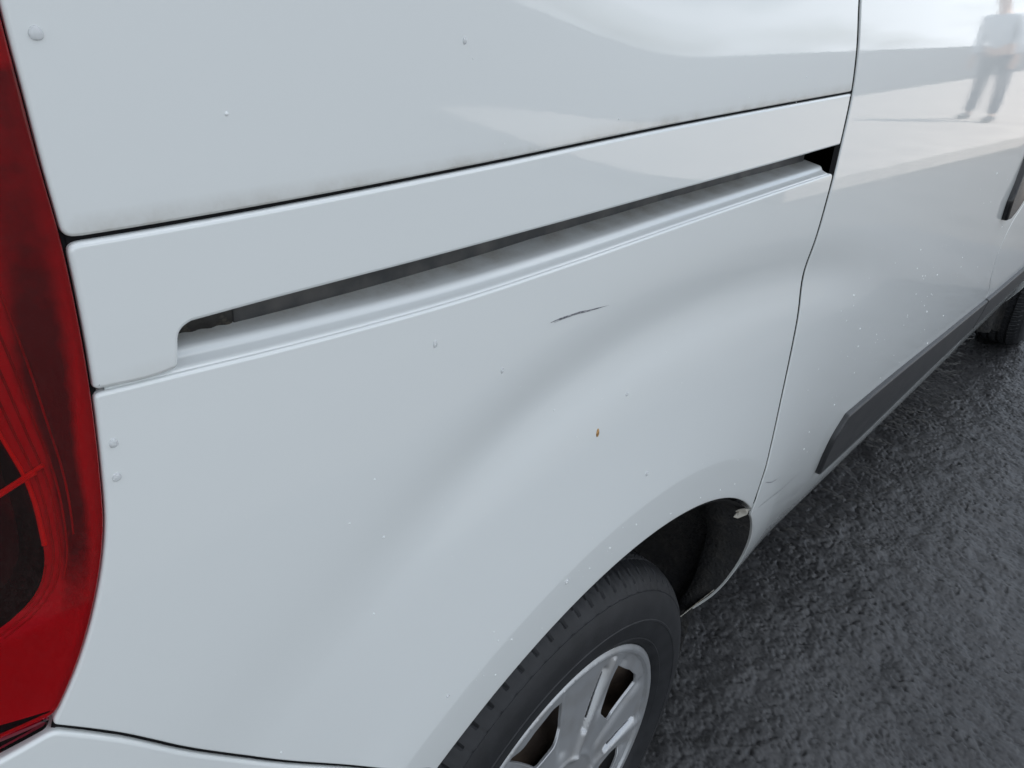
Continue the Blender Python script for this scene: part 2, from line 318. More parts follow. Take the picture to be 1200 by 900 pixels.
def panel(name, outline, f=pos, step=.006, er=.0015, flange=.014, extra=0., holes=(), m='paint', parent=None, dirt=None, mirror=False, back=None, pts=None):
    """sheet over the surface f(s, z) bounded by outline, with rounded edges folded inwards"""
    g = (lambda s, z: f(s, z, extra)) if extra else f
    loops = [outline]+[h[::-1] for h in holes]      # holes run clockwise, so outn points into the hole
    V2 = []; E2 = []; V = []; N = []; F = []
    prof = [(er, 0., 0.)]+[(er*(1-math.sin(a)), er*(1-math.cos(a)), a) for a in (math.pi/6, math.pi/3, math.pi/2)]
    base = 0; inner = []
    for P in loops:
        n2 = outn(P); inner.append(P-n2*er)
    for P in inner:
        k = len(P); E2 += [(base+i, base+(i+1) % k) for i in range(k)]; V2.append(P); base += k
    nb = base
    lo = outline.min(0); hi = outline.max(0)
    gx, gy = np.meshgrid(np.arange(lo[0]+step/2, hi[0], step), np.arange(lo[1]+step/2, hi[1], step)); Q = np.stack([gx.ravel(), gy.ravel()], 1)
    ok = inside(Q, inner[0])
    for h in inner[1:]: ok &= ~inside(Q, h)
    Q = Q[ok]
    if pts is not None:        # extra points along creases of the surface
        E_ = pts[inside(pts, inner[0])]
        for h in inner[1:]: E_ = E_[~inside(E_, h)]
        keep = np.ones(len(Q), bool)
        for k in range(0, len(Q), 1500): keep[k:k+1500] = ((Q[k:k+1500, None]-E_)**2).sum(-1).min(1) > (step*.5)**2
        Q = np.vstack([Q[keep], E_])
    for P in inner: Q = Q[dist(Q, P) > min(step*.45, .002)]
    V2.append(Q); V2 = np.vstack(V2)
    r = delaunay_2d_cdt([Vector(v) for v in V2], E2, [], 0, 1e-7)
    W = np.array([tuple(v) for v in r[0]]); T = np.array([t for t in r[2] if len(t) == 3])
    orig = np.array([o[0] if len(o) else -1 for o in r[3]])
    c = W[T].mean(1); ok = inside(c, inner[0])
    for h in inner[1:]: ok &= ~inside(c, h)
    T = T[ok]
    a = W[T]; ar = (a[:, 1, 0]-a[:, 0, 0])*(a[:, 2, 1]-a[:, 0, 1])-(a[:, 1, 1]-a[:, 0, 1])*(a[:, 2, 0]-a[:, 0, 0])
    T = T[np.abs(ar) > 1e-10]; ar = ar[np.abs(ar) > 1e-10]; T[ar < 0] = T[ar < 0][:, ::-1]
    P3 = g(W[:, 0], W[:, 1]); _, _, N3 = frame(W[:, 0], W[:, 1], g)
    V = [P3]; N = [N3]; D = [W]; F = [tuple(t) for t in T]
    inv = {int(o): i for i, o in enumerate(orig) if o >= 0}
    cnt = len(W); b0 = 0
    for P in loops:
        k = len(P); n2 = outn(P); idx = [inv[b0+i] for i in range(k)]; b0 += k
        prev = idx
        for (ins, dep, ang) in prof[1:]+[(0., er+flange, math.pi/2)]+([(-0.0+back, er+flange, math.pi)] if back else []):
            q = P-n2*ins; ds, dz, nn = frame(q[:, 0], q[:, 1], g)
            t3 = n2[:, :1]*ds+n2[:, 1:]*dz; t3 /= np.linalg.norm(t3, axis=1, keepdims=True)
            V.append(g(q[:, 0], q[:, 1])-nn*dep); N.append(nn*math.cos(ang)+t3*math.sin(ang)); D.append(q)
            cur = list(range(cnt, cnt+k)); cnt += k
            F += [(prev[i], cur[i], cur[(i+1) % k], prev[(i+1) % k]) for i in range(k)]
            prev = cur
    V = np.vstack(V); N = np.vstack(N); D = np.vstack(D)
    if mirror:
        V[:, 1] = 2*YC-V[:, 1]; N[:, 1] *= -1; F = [fc[::-1] for fc in F]
    at = dirt(D) if dirt is not None else None
    me = mk(name, V, F, N, attr=at)
    return link(name, me, m, parent)
def grid(name, A, m=None, parent=None, closed=False, flip=False, smooth=True, attr=None):
    """A: (rows, cols, 3) points joined into a sheet"""
    A = np.asarray(A, float); r, c = A.shape[:2]; F = []
    for i in range(r-1 if not closed else r):
        for j in range(c-1):
            f = (i*c+j, i*c+j+1, ((i+1) % r)*c+j+1, ((i+1) % r)*c+j); F.append(f[::-1] if flip else f)
    me = mk(name, A.reshape(-1, 3), F, smooth=smooth, attr=attr)
    return link(name, me, m, parent) if m else me
def lathe(prof, n=96, mod=None):
    """prof: (r, y) pairs, turned about the y axis through the origin"""
    A = []
    for i in range(n):
        a = 2*math.pi*i/n
        A.append([(r*math.cos(a), y, r*math.sin(a)) for r, y in (prof if mod is None else mod(i, a, prof))])
    return A
def sweep(name, cs, sz, section, m, parent, f=pos, flip=False, attr=None):
    """cross-section (depth inwards, height) carried along the curve (s, z)"""
    ds, dz, n = frame(cs, sz, f); P = f(cs, sz); A = []
    for i in range(len(cs)):
        A.append([P[i]-n[i]*d+np.array([0, 0, h]) for d, h in section])
    return grid(name, A, m, parent, flip=flip, attr=None if attr is None else np.tile(attr, len(cs)))
# ---------------------------------------------------------------- outlines on the side of the van (s, z), metres
LAMP = [(-.4452, 1.62), (-.4450, 1.45), (-.4449, 1.30), (-0.4447, 1.2042), (-0.4438, 1.1828), (-0.4429, 1.159), (-0.4415, 1.1357), (-0.4414, 1.1072), (-0.4424, 1.0768), (-0.4454, 1.0393), (-0.4487, 1.0128), (-0.4576, 0.9803), (-0.4708, 0.948), (-0.4864, 0.9200)]
GAP1 = [(-0.4407, 1.1344), (-0.4089, 1.1343), (-0.3739, 1.1344), (-0.3234, 1.1350), (-0.2722, 1.1360), (-0.2097, 1.1373), (-0.1597, 1.1386), (-0.0328, 1.1416), (0.0993, 1.1439), (0.2849, 1.1466)]
COVLOW = [(-0.4043, 1.0935), (-0.3709, 1.0938), (-0.2725, 1.0936), (-0.1542, 1.0939), (-0.02, 1.0948), (0.1199, 1.0958), (0.2823, 1.0977)]
WINGTOP = [(-0.4425, 1.0742), (-0.4078, 1.0722), (-0.3694, 1.0694), (-0.3277, 1.067), (-0.2514, 1.0640), (-0.1496, 1.0640), (-0.0113, 1.0662), (0.1328, 1.068), (0.2807, 1.0693)]
DGAP = [(.245, 1.76), (.245, 1.45), (.247, 1.32), (0.2540, 1.2313), (0.2719, 1.1834), (0.2800, 1.1491), (0.2825, 1.0962), (0.2835, 1.0715), (0.2830, 1.0094), (0.2845, 0.9718), (0.2885, 0.9283), (0.2918, 0.8757), (0.2945, 0.777), (0.3029, 0.655), (0.3071, 0.619)]
SEAM = [(-0.4863, 0.9187), (-0.4651, 0.8969), (-0.4272, 0.8482), (-0.3815, 0.7949), (-0.3413, 0.7537), (-0.2611, 0.6739)]
DSEAM = [(1.665, .302), (1.655, .45), (1.625, .59), (1.52, .675), (1.457, .763), (1.472, .81), (1.53, .85), (1.58, .95), (1.59, 1.1), (1.59, 1.35), (1.57, 1.74)]
RA = .438; ZW = .315
def arc(r, a0, a1, cx=0., step=3): return [(cx+r*math.cos(math.radians(a)), ZW+r*math.sin(math.radians(a))) for a in np.linspace(a0, a1, max(3, int(abs(a1-a0)/step)))]
def sh(P, ds=0., dz=0.): return [(p[0]+ds, p[1]+dz) for p in P]
def cut(P, lo, hi, ax=1):
    P = catmull(P, .004)
    if P[0, ax] > P[-1, ax]: P = P[::-1]
    v = np.arange(lo, hi, .012); v = np.append(v, hi) if hi-v[-1] > .004 else np.append(v[:-1], hi)
    o = np.interp(v, P[:, ax], P[:, 1-ax])
    return [tuple(q) for q in (np.stack([v, o], 1) if ax == 0 else np.stack([o, v], 1))]
def interp(P, v, ax=1):
    C = catmull(P, .004); i = np.argsort(C[:, ax]); return float(np.interp(v, C[i, ax], C[i, 1-ax]))
W_ = .0032   # half the door gap
van = link('panel_van', None); van.location = (0, 0, 0)
tag(van, 'white panel van with a scratched rear side, parked on dark asphalt', 'van')
# upper side panel, above the track cover
z0 = interp(GAP1, -.4395, 0); z1 = interp(GAP1, .278, 0)
g1c = catmull(GAP1, .004)
def dirt_up(D):
    d = D[:, 1]-np.interp(D[:, 0], g1c[:, 0], g1c[:, 1])-.0012
    return np.clip(np.exp(-np.clip(d, 0, 1)/.0026), 0, 1)*.8
o_up = ring([sh(cut(GAP1, -.4407, .2775, 0), 0, .0009), sh(cut(DGAP, 1.149, 1.75), -W_), [(.24, 1.75), (-.443, 1.75)], [(-.443, 1.75), (-.443, 1.60)], sh(cut(LAMP, 1.1357, 1.60), .0007)[::-1]], fillet=.004)
side = panel('side_panel', o_up, m='paint', parent=van, dirt=dirt_up, er=.0016)
# cover of the door track: a strip with a foot at its rear end
o_cov = ring([sh(cut(GAP1, -.4404, .2775, 0), 0, -.0008)[::-1], sh(cut(LAMP, 1.0770, 1.1334), .0010)[::-1], [(-.4400, 1.0757), (-.4172, 1.0742), (-.4096, 1.0750)], [(-.4082, 1.0765), (-.4062, 1.0915)], sh(cut(COVLOW, -.4005, .277, 0)), sh(cut(DGAP, 1.099, 1.144), -W_-.0012)], fillet=.0045)
def dirt_cov(D):
    d = np.minimum(np.abs(D[:, 1]-1.0755)+np.clip(D[:, 0]+.41, 0, 1)*9, .5); return np.exp(-d/.0018)*.35
cover = panel('track_cover', o_cov, m='paint', parent=van, er=.0022, flange=.0035, extra=.0006, back=.004, dirt=dirt_cov)
# rear wing
arc_r = [p for p in arc(RA, 42.3, 126.5)]
o_wing = ring([sh(cut(WINGTOP, -.4420, .2775, 0), 0, -.0002), sh(cut(DGAP, .632, 1.0685), -W_)[::-1], [(.3015, .628), (.3085, .6245)], [(.3115, .6215)]+arc_r[1:-1]+[(-.2590, .6695)], sh(cut(SEAM, -.4845, -.2650, 0), 0.0005, .0011)[::-1], sh(cut(LAMP, .9225, 1.0730), .0014)], fillet=.0030) if False else None
wt = sh(cut(WINGTOP, -.4418, .2765, 0)); dg = sh(cut(DGAP, .633, 1.067), -W_); sm_ = sh(cut(SEAM, -.4855, -.266, 0), .0006, .0011); lm = sh(cut(LAMP, .9215, 1.0742), .0007)
if dg[0][1] > dg[-1][1]: dg = dg[::-1]
if lm[0][1] > lm[-1][1]: lm = lm[::-1]
if sm_[0][0] > sm_[-1][0]: sm_ = sm_[::-1]
# counter-clockwise: seam to the right, arch over, up the door gap, top edge to the left, down the lamp
o_wing = ring([sm_, arc(RA, 126.3, 46.5), [(.3000, .6290), (.3020, .6330)], dg, wt[::-1], lm[::-1]], fillet=.003)
def dirt_wing(D):
    r = np.abs(np.hypot(D[:, 0], D[:, 1]-ZW)-RA); a = np.exp(-r/.0022)*.35
    b = np.exp(-np.hypot(D[:, 0]-.297, D[:, 1]-.632)/.006)*1.0
    return np.clip(a+b, 0, 1)
cr = np.array([(r*math.cos(a), ZW+r*math.sin(a)) for r in (.480, .4855, .4885, .4900, .4915, .4945, .500, .507) for a in np.linspace(.4, 2.6, 300)])
wing = panel('rear_wing', o_wing, pts=cr, m='paint', parent=van, er=.0019, flange=.012, dirt=dirt_wing)
# ledge of the track: two rounded steps running in from the top edge of the wing
cs = np.linspace(-.4370, .2700, 240); wz = np.interp(cs, catmull(WINGTOP, .004)[:, 0], catmull(WINGTOP, .004)[:, 1])
def bez(p, q, r, n=6): return [tuple((1-t)**2*np.array(p)+2*t*(1-t)*np.array(q)+t*t*np.array(r)) for t in np.linspace(0, 1, n)]
sec = [(.0019, -.0030), (.0019, -.0002)]+bez((.0021, .0002), (.0030, .0012), (.0050, .0016))+[(.0078, .0026)]+bez((.0088, .0034), (.0098, .0062), (.0122, .0068))+[(.0180, .0078), (.0260, .0092), (.0380, .0110), (.0480, .0110), (.0490, .0130)]
sweep('track_ledge', cs, wz, sec, 'paint', van, attr=np.clip([(d-.0105)/.014 for d, h in sec], 0, .75))
# the channel behind it
cs2 = np.linspace(-.4395, .2850, 120); wz2 = np.interp(cs2, cs, wz)
sweep('track_channel', cs2, wz2, [(.012, -.02), (.052, -.02), (.052, .03), (.052, .095), (.016, .095)], 'cavity', van)
# steel guide rail, starts short of the rear end
cs3 = np.linspace(-.3715, .262, 160); wz3 = np.interp(cs3, cs, wz)
RD_ = np.interp(cs3, [-.41, -.37, -.25, -.15, 0, .3], [.0185, .0200, .0275, .0305, .0300, .0260])
A = []
ds_, dz_, n_ = frame(cs3, wz3); P_ = pos(cs3, wz3)
for i in range(len(cs3)):
    row = []
    for d, h in [(RD_[i]+.020, .004), (RD_[i]+.002, .004), (RD_[i]+.0004, .0095), (RD_[i], .0115), (RD_[i]+.0006, .0180), (RD_[i], .034), (RD_[i]+.012, .045)]:
        row.append(P_[i]-n_[i]*d+np.array([0, 0, h]))
    A.append(row)
A = [[A[0][0]]*7]+A+[[A[-1][0]]*7]
grid('guide_rail', A, 'track', van)
# grimy end piece of the rail in the open end of the slot
A = []; cs4 = np.linspace(-.4060, -.3725, 24); wz4 = np.interp(cs4, cs, wz); P4 = pos(cs4, wz4); n4 = frame(cs4, wz4)[2]
for i in range(24): A.append([P4[i]-n4[i]*d+np.array([0, 0, h]) for d, h in [(.024, .004), (.0200+.0006*math.sin(i*1.1), .009), (.0196, .013), (.0210, .022), (.040, .034)]])
grid('track_end', A, 'grime', van)
# lip that closes the front end of the slot
A = []
for k, s_ in enumerate([.2700, .2745, .2775]):
    w0 = interp(WINGTOP, s_, 0); p = pos(s_, w0); A.append([p+np.array([0, d+.001*k, h-.0015*k]) for d, h in [(.0022, .000), (.006, .0015), (.012, .0055), (.03, .009)]])
grid('ledge_end', A, 'paint', van)
# scratches in the paint of the wing: hair-thin torn strokes
def scratch(P, wid, name='scratch', parent=van, extra=.00018):
    C = catmull(P, .002); n = len(C); t = np.gradient(C, axis=0); t /= np.linalg.norm(t, axis=1, keepdims=True); nn = np.stack([-t[:, 1], t[:, 0]], 1)
    k = np.linspace(0, 1, n); w_ = wid*np.sin(np.pi*np.clip(k, .02, .98))**.7*(.7+.5*RNG.random(n))*(1.15-.7*k)
    off_ = np.interp(k, np.linspace(0, 1, 9), RNG.normal(0, wid*.10, 9))[:, None]*nn
    A = [pos(*(C+off_-nn*w_[:, None]/2).T, extra), pos(*(C+off_).T, extra+.00008), pos(*(C+off_+nn*w_[:, None]/2).T, extra)]
    o = grid(name, A, 'scratch', parent); return o
tag(scratch([(-0.1634, 1.0273), (-0.1452, 1.0268), (-0.1261, 1.0252), (-0.0975, 1.0222)], .0019), 'dark scratch drawn out to a fine tip')
scratch([(-.1600, 1.0262), (-.150, 1.0262), (-.140, 1.0256)], .0006)
scratch([(-.1300, 1.0247), (-.118, 1.0238), (-.108, 1.0228)], .0005)
scratch([(0.3178, 0.6698), (0.345, 0.6560), (0.38, 0.6470)], .0016)
scratch([(0.3284, 0.6206), (0.3706, 0.6139), (0.4334, 0.5984), (0.52, 0.584)], .0018)
# rear bumper
zb = .33
bl = sh(cut(SEAM, -.4850, -.266, 0), -.0006, -.0011)
if bl[0][0] < bl[-1][0]: bl = bl[::-1]
o_bump = ring([bl, [(-.4880, .9160), (-.507, .9120), (-.56, .902), (-.70, .80), (-.74, .74)], [(-.74, .74), (-1.50, .74)], [(-1.503, .74), (-1.503, .36)], [(-1.503, .36), (-.60, .33)], [(-.60, .33), (-.425, .34)], arc(RA, 176, 128.0)], step=.012, fillet=.004)
def dirt_b(D): return np.zeros(len(D))
panel('rear_bumper', o_bump, m='paint', parent=van, er=.0022, flange=.012, extra=.0006, step=.010)
# sliding door
dl = sh(cut(DGAP, .618, 1.74), W_)
if dl[0][1] < dl[-1][1]: dl = dl[::-1]
ds2 = sh(cut(DSEAM, .302, 1.735), -.0020)
if ds2[0][1] > ds2[-1][1]: ds2 = ds2[::-1]
RD = .433
da = arc(RD, 44.0, -2.0)
o_door = ring([dl, da, [(.434, .285), (1.20, .285), (1.655, .285)], ds2], step=.008, fillet=.005)
def dirt_d(D):
    r = np.abs(np.hypot(D[:, 0], D[:, 1]-ZW)-RD); return np.exp(-r/.003)*.3
door = panel('sliding_door', o_door, m='paint', parent=van, er=.0014, flange=.0025, step=.008, dirt=dirt_d)
# front door, front wing
dsf = sh(cut(DSEAM, .302, 1.735), .0020)
if dsf[0][1] < dsf[-1][1]: dsf = dsf[::-1]
o_fd = ring([dsf, [(1.67, .285), (2.66, .285)], [(2.66, .285), (2.66, .62), (2.70, .80), (2.70, 1.14)], [(2.70, 1.14), (2.40, 1.44), (2.06, 1.735)], [(2.06, 1.735), (1.60, 1.735)]], step=.02, fillet=.01)
fdoor = panel('front_door', o_fd, m='paint', parent=van, er=.002, step=.02)
o_fw = ring([[(2.664, .285), (2.664, .62), (2.704, .80), (2.704, 1.14)][::-1], arc(.40, 180, 0, 3.105), [(3.52, .30), (3.96, .30)], [(3.96, .30), (3.96, .98)], [(3.96, .98), (3.55, 1.03), (3.0, 1.10), (2.704, 1.14)]], step=.02, fillet=.008)
fwing = panel('front_wing', o_fw, m='paint', parent=van, er=.002, step=.02)
# windows of the cab door, handle
panel('cab_window', ring([[(1.66, 1.30), (1.66, 1.69)], [(1.66, 1.69), (2.02, 1.69)], [(2.02, 1.69), (2.40, 1.36), (2.50, 1.27)], [(2.50, 1.27), (1.66, 1.29)]], step=.02, fillet=.02), m='glass', parent=fdoor, er=.001, flange=.001, extra=.001, step=.04)
hd = panel('door_handle', ring([[(1.3245, .8440), (1.3080, .885), (1.335, .935), (1.365, .975)], [(1.365, .975), (1.42, 1.02), (1.46, 1.01)], [(1.46, 1.01), (1.475, .93), (1.46, .875)], [(1.46, .875), (1.415, .850), (1.37, .8395)]], step=.006, fillet=.006), m='blackp', parent=door, er=.006, flange=.02, extra=.012, step=.008)
# rub strips
st = [(0.6300, 0.5935), (0.6579, 0.6321), (0.78, .629), (0.9142, 0.624), (1.2004, 0.6088), (1.6170, 0.5880)]
sb = [(0.6620, 0.5030), (.72, .4990), (0.878, 0.4940), (1.1321, 0.4980), (1.4932, 0.4980), (1.634, .497)]
o_rs = ring([[(.6540, .5100), (.6330, .565), (.6330, .598), (.6579, .632)], st[1:], [(1.617, .5880), (1.634, .497)], sb[::-1]], fillet=.004)
panel('rub_strip', o_rs, m='plastic', parent=door, er=.0045, flange=.008, extra=.009)
o_rf = ring([[(1.6225, .5878), (1.9, .578), (2.2, .570), (2.58, .56)], [(2.58, .56), (2.55, .48)], [(2.55, .49), (2.1, .494), (1.6395, .4967)], [(1.6395, .4967), (1.6225, .5878)]], fillet=.004, step=.012)
panel('rub_strip', o_rf, m='plastic', parent=fdoor, er=.0045, flange=.008, extra=.009, step=.012)
# black strips added in the panel gaps, standing in for the shade there
def gap_shade(P, hw_, dep, parent=van, d2=None):
    C = catmull(P, .01); t = np.gradient(C, axis=0); t /= np.linalg.norm(t, axis=1, keepdims=True); nn = np.stack([-t[:, 1], t[:, 0]], 1)
    A = [pos(*(C+nn*k).T)-frame(*(C+nn*k).T)[2]*dd for k, dd in ((-hw_, d2 or dep+.0006), (0, ((d2 or dep)+dep)/2), (hw_, dep+(0 if d2 else .0006)))]
    return grid('gap_shade_strip', A, 'gap_shade', parent)
gap_shade([(.301, .640)]+cut(DGAP, .66, 1.74), .0052, .0042, d2=.0010); gap_shade(cut(GAP1, -.4395, .282, 0), .0032, .0022)
gap_shade(sh(cut(LAMP, .915, 1.60), .0012), .0014, .0026); gap_shade(cut(SEAM, -.484, -.262, 0), .0034, .0026); gap_shade(cut(DSEAM, .32, 1.73), .006, .0025)
# ---------------------------------------------------------------- tail light
lampc = catmull(LAMP, .004)
def edge(z): i = np.argsort(lampc[:, 1]); return np.interp(z, lampc[i, 1], lampc[i, 0])
def lampy(z0_, z1_, n=60, d=0.): return [(float(edge(z))-d, z) for z in np.linspace(z0_, z1_, n)]
housing = link('tail_light', None, None, van)
def lampsheet(name, fr, fl, z0_, z1_, d0, d1, m, n=80):
    zz = np.linspace(z0_, z1_, n); A = []
    for t in (0, .33, .67, 1):
        s_ = fr(zz)*(1-t)+fl(zz)*t; d = d0*(1-t)+d1*t; nn = frame(s_, zz)[2]; A.append(pos(s_, zz)-nn*d)
    return grid(name, A, m, housing)
o_lens = ring([lampy(.9265, 1.60), [(-.4449, 1.60), (-.46, 1.625), (-.50, 1.63), (-.70, 1.60)], [(-.70, 1.60), (-.72, 1.20), (-.70, .95)], [(-.70, .95), (-.60, .920), (-.515, .9240), (-.4852, .9255)]], step=.005, fillet=.003)
panel('lens', o_lens, m='lens', parent=housing, er=.0016, flange=.004, extra=.0002, step=.006, back=.0)
o_lens2 = ring([[(-.4853, .9247), (-.515, .9232), (-.60, .9190)], [(-.60, .919), (-.58, .905)], [(-.58, .905), (-.545, .9060), (-.510, .9150), (-.4880, .9190)]], step=.005, fillet=.002)
panel('lower_lens', o_lens2, m='lens', parent=housing, er=.0012, flange=.004, step=.005)
# inner side of the lamp: rim band, red band, bright rib, dark cup
RIB = [(-.4925, 1.62), (-.4915, 1.30), (-.4870, 1.13), (-.4790, 1.090), (-.4740, 1.062), (-.4700, 1.040), (-.4698, 1.018), (-.4715, 1.000), (-.4770, .988), (-.4880, .979), (-.510, .970)]
ribc = catmull(RIB, .004)
def rib(z): i = np.argsort(ribc[:, 1]); return np.interp(z, ribc[i, 1], ribc[i, 0])
def bands():
    zz = np.linspace(.926, 1.61, 170); A = []; at = []
    for t in np.linspace(0, 1, 26):
        e_ = edge(zz); w_ = e_-rib(zz); d = w_*t; s_ = e_-d; A.append(pos(s_, zz)-frame(s_, zz)[2]*(.0050+.0085*t)[..., None] if hasattr(t, 'shape') and t.shape else pos(s_, zz)-frame(s_, zz)[2]*(.0050+.0085*t))
        mid = np.clip(.0085+.0035*np.sin((zz-1.0)*22), .006, .013); wd = .0052+.0040*sm((zz-1.045)/.05); b_ = np.exp(-((d-mid-.0015*sm((zz-1.045)/.05))/wd)**4)*sm((zz-.955)/.05)*(.80+.20*np.sin(zz*31))
        at.append(np.where(zz > 1.19, b_*(1-sm((zz-1.175)/.02)), b_))
    A = np.array(A); r, c = A.shape[:2]
    F = [(i*c+j, i*c+j+1, (i+1)*c+j+1, (i+1)*c+j) for i in range(r-1) for j in range(c-1)]
    return link('reflector_band', mk('reflector_band', A.reshape(-1, 3), F, attr=np.array(at).ravel()), 'lampband', housing)
bands()
lampsheet('cup_wall', lambda z: rib(z)-.0004, lambda z: rib(z)-.006, .926, 1.61, .0135, .040, 'lampdark')
lampsheet('cup_floor', lambda z: rib(z)-.006, lambda z: rib(z)-.19, .926, 1.61, .040, .045, 'lampdark')
def tube(name, P, r, m, parent, n=8):
    P = np.array(P, float); t = np.gradient(P, axis=0); t /= np.linalg.norm(t, axis=1, keepdims=True); A = []
    rr = r if hasattr(r, '__len__') else [r]*len(P)
    for k in range(len(P)):
        u = np.cross(t[k], [0.1, 1, .05]); u /= np.linalg.norm(u); v = np.cross(t[k], u)
        A.append([P[k]+rr[k]*(math.cos(a)*u+math.sin(a)*v) for a in np.linspace(0, 2*math.pi, n+1)])
    return grid(name, A, m, parent)
def inlamp(s_, z_, d): s_ = np.asarray(s_, float); z_ = np.asarray(z_, float); return pos(s_, z_)-frame(s_, z_)[2]*np.asarray(d)[..., None]
zz = np.linspace(1.010, 1.100, 30); tube('bright_rib', inlamp(rib(zz)+.0006, zz, np.full(30, .0125)), np.interp(zz, [1.01, 1.03, 1.10], [.0011, .0009, .0005]), 'lampbright', housing)
zz = np.linspace(.982, 1.000, 20); tube('bright_rib', inlamp(rib(zz)+.0002, zz, np.full(20, .0128)), .0004, 'lampred', housing)
for (a, b, r_) in [((-.4630, 1.0475), (-.4950, 1.0300), .0009), ((-.4660, 1.0450), (-.4950, 1.0285), .0006)]:
    k = np.linspace(0, 1, 14); tube('cross_rib', inlamp(a[0]*(1-k)+b[0]*k, a[1]*(1-k)+b[1]*k, .0095+.012*k), r_*(1.2-.3*k), 'lampbright', housing)
for (z_, h_) in [(1.076, .012), (1.058, .006), (1.046, .004)]:
    k = np.linspace(0, 1, 10); A = []
    for dz_k in (0, h_): A.append(inlamp(-.4790-.030*k, z_-.016*k-dz_k, np.full(10, .024)))
    grid('reflector_step', A, 'lampred', housing)
# moulded flutes run down the red part of the lamp
for k, fr_ in enumerate((.48, .60, .72, .84)):
    zz = np.linspace(1.012-.02*k, 1.60, 120); e_ = edge(zz); w_ = e_-rib(zz)
    tube('flute', inlamp(e_-w_*fr_, zz, .0048+.0085*fr_+0*zz), .00045, 'lampred', housing, 6)
# ---------------------------------------------------------------- wheels
def sector(x, z, a0):
    r = np.hypot(x, z); a = np.degrees(np.arctan2(z, x)); b = (a-a0+36) % 72-36; b = np.radians(b); return r*np.cos(b), r*np.sin(b), r
def segd(px, py, a, b):
    a = np.array(a); b = np.array(b); d = b-a; t = np.clip(((px-a[0])*d[0]+(py-a[1])*d[1])/(d@d), 0, 1)
    return np.hypot(px-a[0]-t*d[0], py-a[1]-t*d[1]), t
def polar(r, a): return (r*math.cos(math.radians(a)), r*math.sin(math.radians(a)))
OPEN = [(.118, .043), (.166, .065), (.163, .082), (.143, .108), (.114, .136), (.080, .080), (.099, .052)]
def caph(x, z):
    x = np.asarray(x, float); z = np.asarray(z, float); r = np.hypot(x, z)
    h = np.interp(r, [0, .03, .06, .10, .15, .185, .1985, .2010, .2065, .213], [.008, .008, .005, .001, -.002, -.003, -.0038, .0012, .0022, -.0025])
    # groove round the centre cap
    h = h-.0022*np.exp(-((r-.036)/.0025)**2)+.002*np.exp(-((r-.062)/.004)**2)
    u, v, _ = sector(x, z, 67)                   # slit runs out along u
    d, t = segd(u, v, polar(.064, 2), polar(.198, -5.5)); h = h+.0055*np.exp(-(d/.0080)**2)*np.clip((.203-r)/.01, 0, 1)
    d, t = segd(u, v, polar(.100, 1.2), polar(.180, -.8)); h = h-.006*np.exp(-(d/.004)**2)
    u, v, _ = sector(x, z, 14)                   # chamfer beyond the long edge of each opening
    d, t = segd(u, v, polar(.085, 6), polar(.185, 3)); h = h-.005*np.exp(-(d/.010)**2)*np.clip((.200-r)/.012, 0, 1)
    u, v, _ = sector(x, z, 52); d, t = segd(u, v, polar(.120, -2), polar(.185, -3)); h = h-.0045*np.exp(-(d/.010)**2)*np.clip((.200-r)/.012, 0, 1)
    return h
def capf(x, z, extra=0.):
    x = np.asarray(x, float); z = np.asarray(z, float); return np.stack([x, -.0895-caph(x, z)-extra+0*x, z], -1)
circ = np.array([(.2125*math.cos(a), .2125*math.sin(a)) for a in np.linspace(0, 2*math.pi, 200, endpoint=False)])
holes = []
for k in range(5):
    a = math.radians(72*k); R2 = np.array([[math.cos(a), -math.sin(a)], [math.sin(a), math.cos(a)]])
    H = ring([[OPEN[i], OPEN[(i+1) % len(OPEN)]] for i in range(len(OPEN))], step=.005, fillet=.0035); holes.append(H@R2.T)
    s1, s2 = polar(.113, 68.2), polar(.175, 66.4); s3, s4 = polar(.175, 65.6), polar(.113, 67.0)
    H = ring([[s1, s2], [s2, s3], [s3, s4], [s4, s1]], step=.005, fillet=.0008); holes.append(H@R2.T)
rimo = panel('steel_rim', ring([[(.199*math.cos(a), .199*math.sin(a)) for a in np.linspace(0, 2*math.pi, 90)]], step=.01), f=lambda x, z, extra=0.: np.stack([x, -.045+.02*np.cos(np.hypot(x, z)*48)-.012*np.cos(8*np.arctan2(z, x))*np.exp(-((np.hypot(x, z)-.12)/.03)**2), z], -1), step=.008, m='rust')
rimo.parent = van; rimo.name = 'wheel'; rimo.location = (0, .130, ZW)
cr2 = np.array([(r*math.cos(a), r*math.sin(a)) for r in (.196, .1980, .1992, .2005, .2020, .2045, .2065, .2085, .2100) for a in np.linspace(0, 2*math.pi, 400, endpoint=False)])
capo = panel('wheel_cover', circ, pts=cr2, f=capf, holes=holes, step=.0028, er=.0012, flange=.0025, m='silver', parent=rimo)
tp = [(.196, -.055), (.202, -.075), (.2075, -.083), (.2135, -.087), (.216, -.0905), (.222, -.0935), (.2235, -.0945), (.2250, -.0940), (.236, -.0975), (.250, -.0990), (.2510, -.0998), (.2530, -.0998), (.2540, -.0988), (.266, -.0975), (.278, -.094), (.287, -.0885), (.2885, -.0885), (.2895, -.0870), (.297, -.0815), (.3035, -.0740), (.3085, -.0650), (.3110, -.0575), (.3120, -.0520)]
gv = []
for c0 in (-.046, -.016, .016, .046):
    gv += [(.3130, c0-.0052), (.3062, c0-.0040), (.3062, c0+.0040), (.3133, c0+.0052), (.3146-abs(c0)*.01, c0+.0150 if c0 < .04 else c0+.008)]
mir = [(r, -y) for r, y in tp[::-1]]
tp = tp+gv+mir
